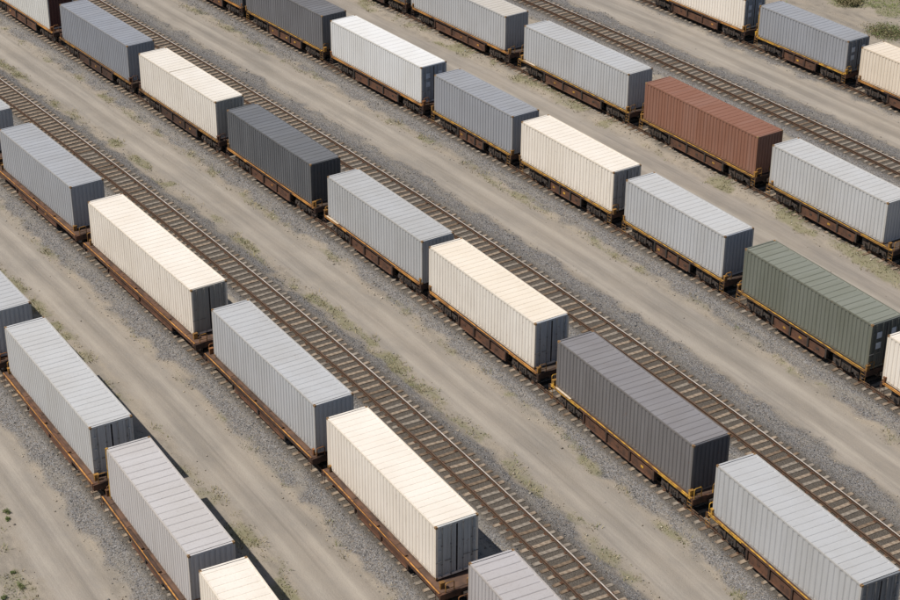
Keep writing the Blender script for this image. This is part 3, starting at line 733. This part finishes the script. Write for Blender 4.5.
        b.tube([(xr, -1.15, zt+.2), (xr, -.66, zt+.2)], .02, 5)
        b.build('handrail', gear, t)
        # ladder at the corner
        for s_ in ((-1,) if e < 0 else (-1, 1)):
            b = MB(); yy = s_*(hw+.03); x0_, x1_ = e*(h-.42)-.19, e*(h-.42)+.19
            for xx in (x0_, x1_): b.tube([(xx, yy, .34), (xx, yy, zt+.02)], .015, 5)
            for zz in (.40, .62, .84): b.tube([(x0_, yy, zz), (x1_, yy, zz)], .014, 5)
            b.build('ladder', M['yellow_br'] if pal in 'DE' else M['brown_dk'], t)
        y0, y1_ = -hw+.2, hw-.2
    # brake wheel, cylinder, rods
    b = MB(); xr = -(h-.30); kx = 14
    ring = [(xr-.06, .88+.2*math.cos(6.283*i/kx), zt+.28+.2*math.sin(6.283*i/kx)) for i in range(kx+1)]
    b.tube(ring, .018, 5)
    for i in range(3):
        an = math.pi*i/3; b.tube([(xr-.06, .88+.2*math.cos(an), zt+.28+.2*math.sin(an)), (xr-.06, .88-.2*math.cos(an), zt+.28-.2*math.sin(an))], .012, 4)
    b.tube([(xr-.06, .88, zt+.28), (xr-.0, .88, zt+.28), (xr, .88, zt-.2)], .02, 5); b.build('brake_wheel', M['yellow_br'], t)
    b = MB(); b.tube([(-.5, -.62, .6), (.45, -.62, .6)], .14, 10); b.tube([(.45, -.62, .6), (m_, -.5, .6)], .02, 5); b.build('brake_cylinder', M['steel_black'], t)
    if step:
        MB().box(-k+.15, -k+1.7, -hw-.03, -hw+.10, zt+.048, zt+.075).build('step_board', M['pale'], t)
        
    return t
WL = {
 '1a':('B','wagon under the grey container at the left edge'), '1b':('A','rusty wagon under the pale grey container of the nearest train'),
 '1c':('B','rusty wagon under the ribbed grey container of the nearest train'), '1d':('B','wagon under the cream container at the bottom left'),
 '2a':('B','wagon under the grey sliver of container at the left edge'), '2b':('A','rust-orange wagon under the blue-grey container of the second train'),
 '2c':('A','orange-brown wagon under the longest cream container'), '2d':('B','dark brown wagon between the two cream containers of the second train'),
 '2e':('A','brown wagon with yellow end gear under the cream container near the bottom'), '2f':('B','wagon under the lilac-grey container at the bottom edge'),
 '3z':('B','wagon under the maroon-ended container at the top left'), '3a':('F','dark brown wagon under the blue-grey container at the top left'),
 '3b':('F','brown wagon under the cream container with a roof seam'), '3c':('C','brown wagon under the charcoal container'),
 '3d':('C','brown wagon with pale step board under a light grey container mid photo'), '3e':('C','brown wagon under the cream container at the photo centre'),
 '3f':('E','yellow-trimmed wagon with pale step board under the dark grey container'), '3g':('E','yellow-trimmed wagon under the light grey container at the bottom right'),
 '4a':('B','wagon end at the top edge in the fourth train, left of the dark grey container'), '4b':('D','yellow-edged wagon under the dark grey container at the top edge'),
 '4c':('B','brown wagon under the bright white container'), '4d':('D','yellow-edged wagon under the short bluish grey container'),
 '4e':('D','wagon under the cream container in the middle of the fourth train'), '4f':('D','yellow-edged wagon under the light grey container before the green one'),
 '4g':('D','yellow-edged wagon under the green container'), '4h':('B','brown wagon under the cream container at the right edge'),
 '5z':('F','wagon end at the top edge in the fifth train, left of the grey container'), '5a':('C','wagon under the grey container with a tan roof end'),
 '5b':('D','wagon with pale step board just left of the red-brown container'), '5c':('D','yellow-edged wagon under the red-brown container'),
 '5d':('D','yellow-edged wagon just right of the red-brown container'), '5e':('D','wagon end with ladder at the right edge of the fifth train'),
 '6a':('C','wagon under the cream container with placarded doors'), '6b':('E','bright yellow-trimmed wagon under the blue-grey container in the farthest train'),
 '6c':('C','wagon under the beige container at the right edge')}
rows = {}
for c in CONT: rows.setdefault(c[1], []).append([c[0], c[2], c[3]])
rows['5'].append(['5e', 17.9, 12.2])
for row, lst in rows.items():
    ends = []
    for key, sc, L in lst:
        kx = 1-ROW[row][0]*(float(_th(sc+2))-float(_th(sc-2)))/4; ends.append((sc-L/2/kx, sc+L/2/kx))
    for i, (key, sc, L) in enumerate(lst):
        ca, cb = ends[i]
        sa = (ends[i-1][1]+ca)/2+.36 if i else ca-.75
        sb = (cb+ends[i+1][0])/2-.36 if i+1 < len(lst) else cb+.75
        sa = min(sa, ca-.12); sb = max(sb, cb+.12)
        pal, lab = WL[key]
        wagon(row, sa, sb, ca, cb, pal, lab, step=key in ('3d', '3f', '5b'), wide=row in '12')

# ------------------------------------------------------------------ single weeds and shrubs
def leafy(name, s, y, n, rad, hgt, cols, lf, label, cat, group=None, seed=0):
    x, yy = place(s, y); z = float(height(np.array([s]), np.array([y]))[0]); g = np.random.default_rng(seed)
    t = thing(name, (float(x), float(yy), z), 0, label, cat, group)
    # clustered leaf clumps through a lumpy dome
    nc = max(3, n//45); ca = g.uniform(0, 6.283, nc); cr_ = np.sqrt(g.random(nc))*rad*.8
    cz = hgt*g.uniform(.15, .85, nc)*(1-.45*(cr_/rad)**2); cen = np.stack([np.cos(ca)*cr_, np.sin(ca)*cr_*.75, cz], -1)
    q = g.integers(0, nc, n); p = cen[q]+g.normal(0, 1, (n, 3))*np.array([rad, rad, hgt])*.17; p[:, 2] = np.maximum(p[:, 2], .01)
    d1 = g.normal(0, 1, (n, 3)); d1 /= np.linalg.norm(d1, axis=1)[:, None]; d2 = np.cross(d1, g.normal(0, 1, (n, 3))); d2 /= np.linalg.norm(d2, axis=1)[:, None]
    sz = lf*g.uniform(.6, 1.4, (n, 1)); Vv = np.stack([p-d1*sz, p+d2*sz*.4, p+d1*sz, p-d2*sz*.4], 1).reshape(-1, 3)
    cl = np.array(cols); tc = cl[g.integers(0, len(cl), nc)][q]*g.uniform(.75, 1.25, (n, 1))
    link('foliage', fast_mesh('foliage', Vv, np.arange(n*4).reshape(-1, 4), M['leaf'], np.repeat(tc, 4, 0)), t)
    b = MB()
    for i in range(min(nc, 14)): b.tube([(0, 0, 0), tuple(cen[i]*np.array([.5, .5, .55])), tuple(cen[i])], .012+.004*hgt, 4)
    b.build('stem', M['wood3'], t)
GRN = [(.15,.19,.07),(.21,.25,.10),(.12,.16,.06),(.26,.27,.13)]; OLV = [(.26,.23,.12),(.19,.165,.09),(.32,.27,.16),(.17,.185,.08)]
leafy('shrub', -17.0, 118.4, 4200, 2.4, .6, OLV+GRN+[(.24,.18,.11),(.28,.24,.14)], .07, 'brownish scrub bush on the sandy bank in the top right corner', 'shrub', seed=3)
leafy('shrub', -24.0, 121.8, 2600, 1.6, .6, OLV+[(.24,.20,.12)], .09, 'dark olive bush at the top edge, left of the bright grass on the bank', 'shrub', seed=4)
WEEDS = [(14.0, 23.5, .34, .28, 'broadest green weed clump in the bottom left corner'), (7.6, 25.15, .26, .22, 'green weed at the left edge beside the dirt road, topmost of the corner weeds'),
 (14.4, 22.5, .24, .2, 'green weed clump cut by the left edge near the bottom left corner'), (12.7, 23.6, .17, .13, 'small green weed just above the broadest clump at the bottom left'),
 (8.3, 24.95, .2, .16, 'small green weed just below the topmost corner weed by the dirt road'), (15.0, 23.0, .2, .15, 'green weed at the bottom edge by the bottom left corner')]
for i, (s, y, r_, h_, lb) in enumerate(WEEDS):
    leafy('weed_clump', s, y, 420, r_, h_, GRN, .035, lb, 'weed', 'weed clumps at the bottom left', seed=20+i)
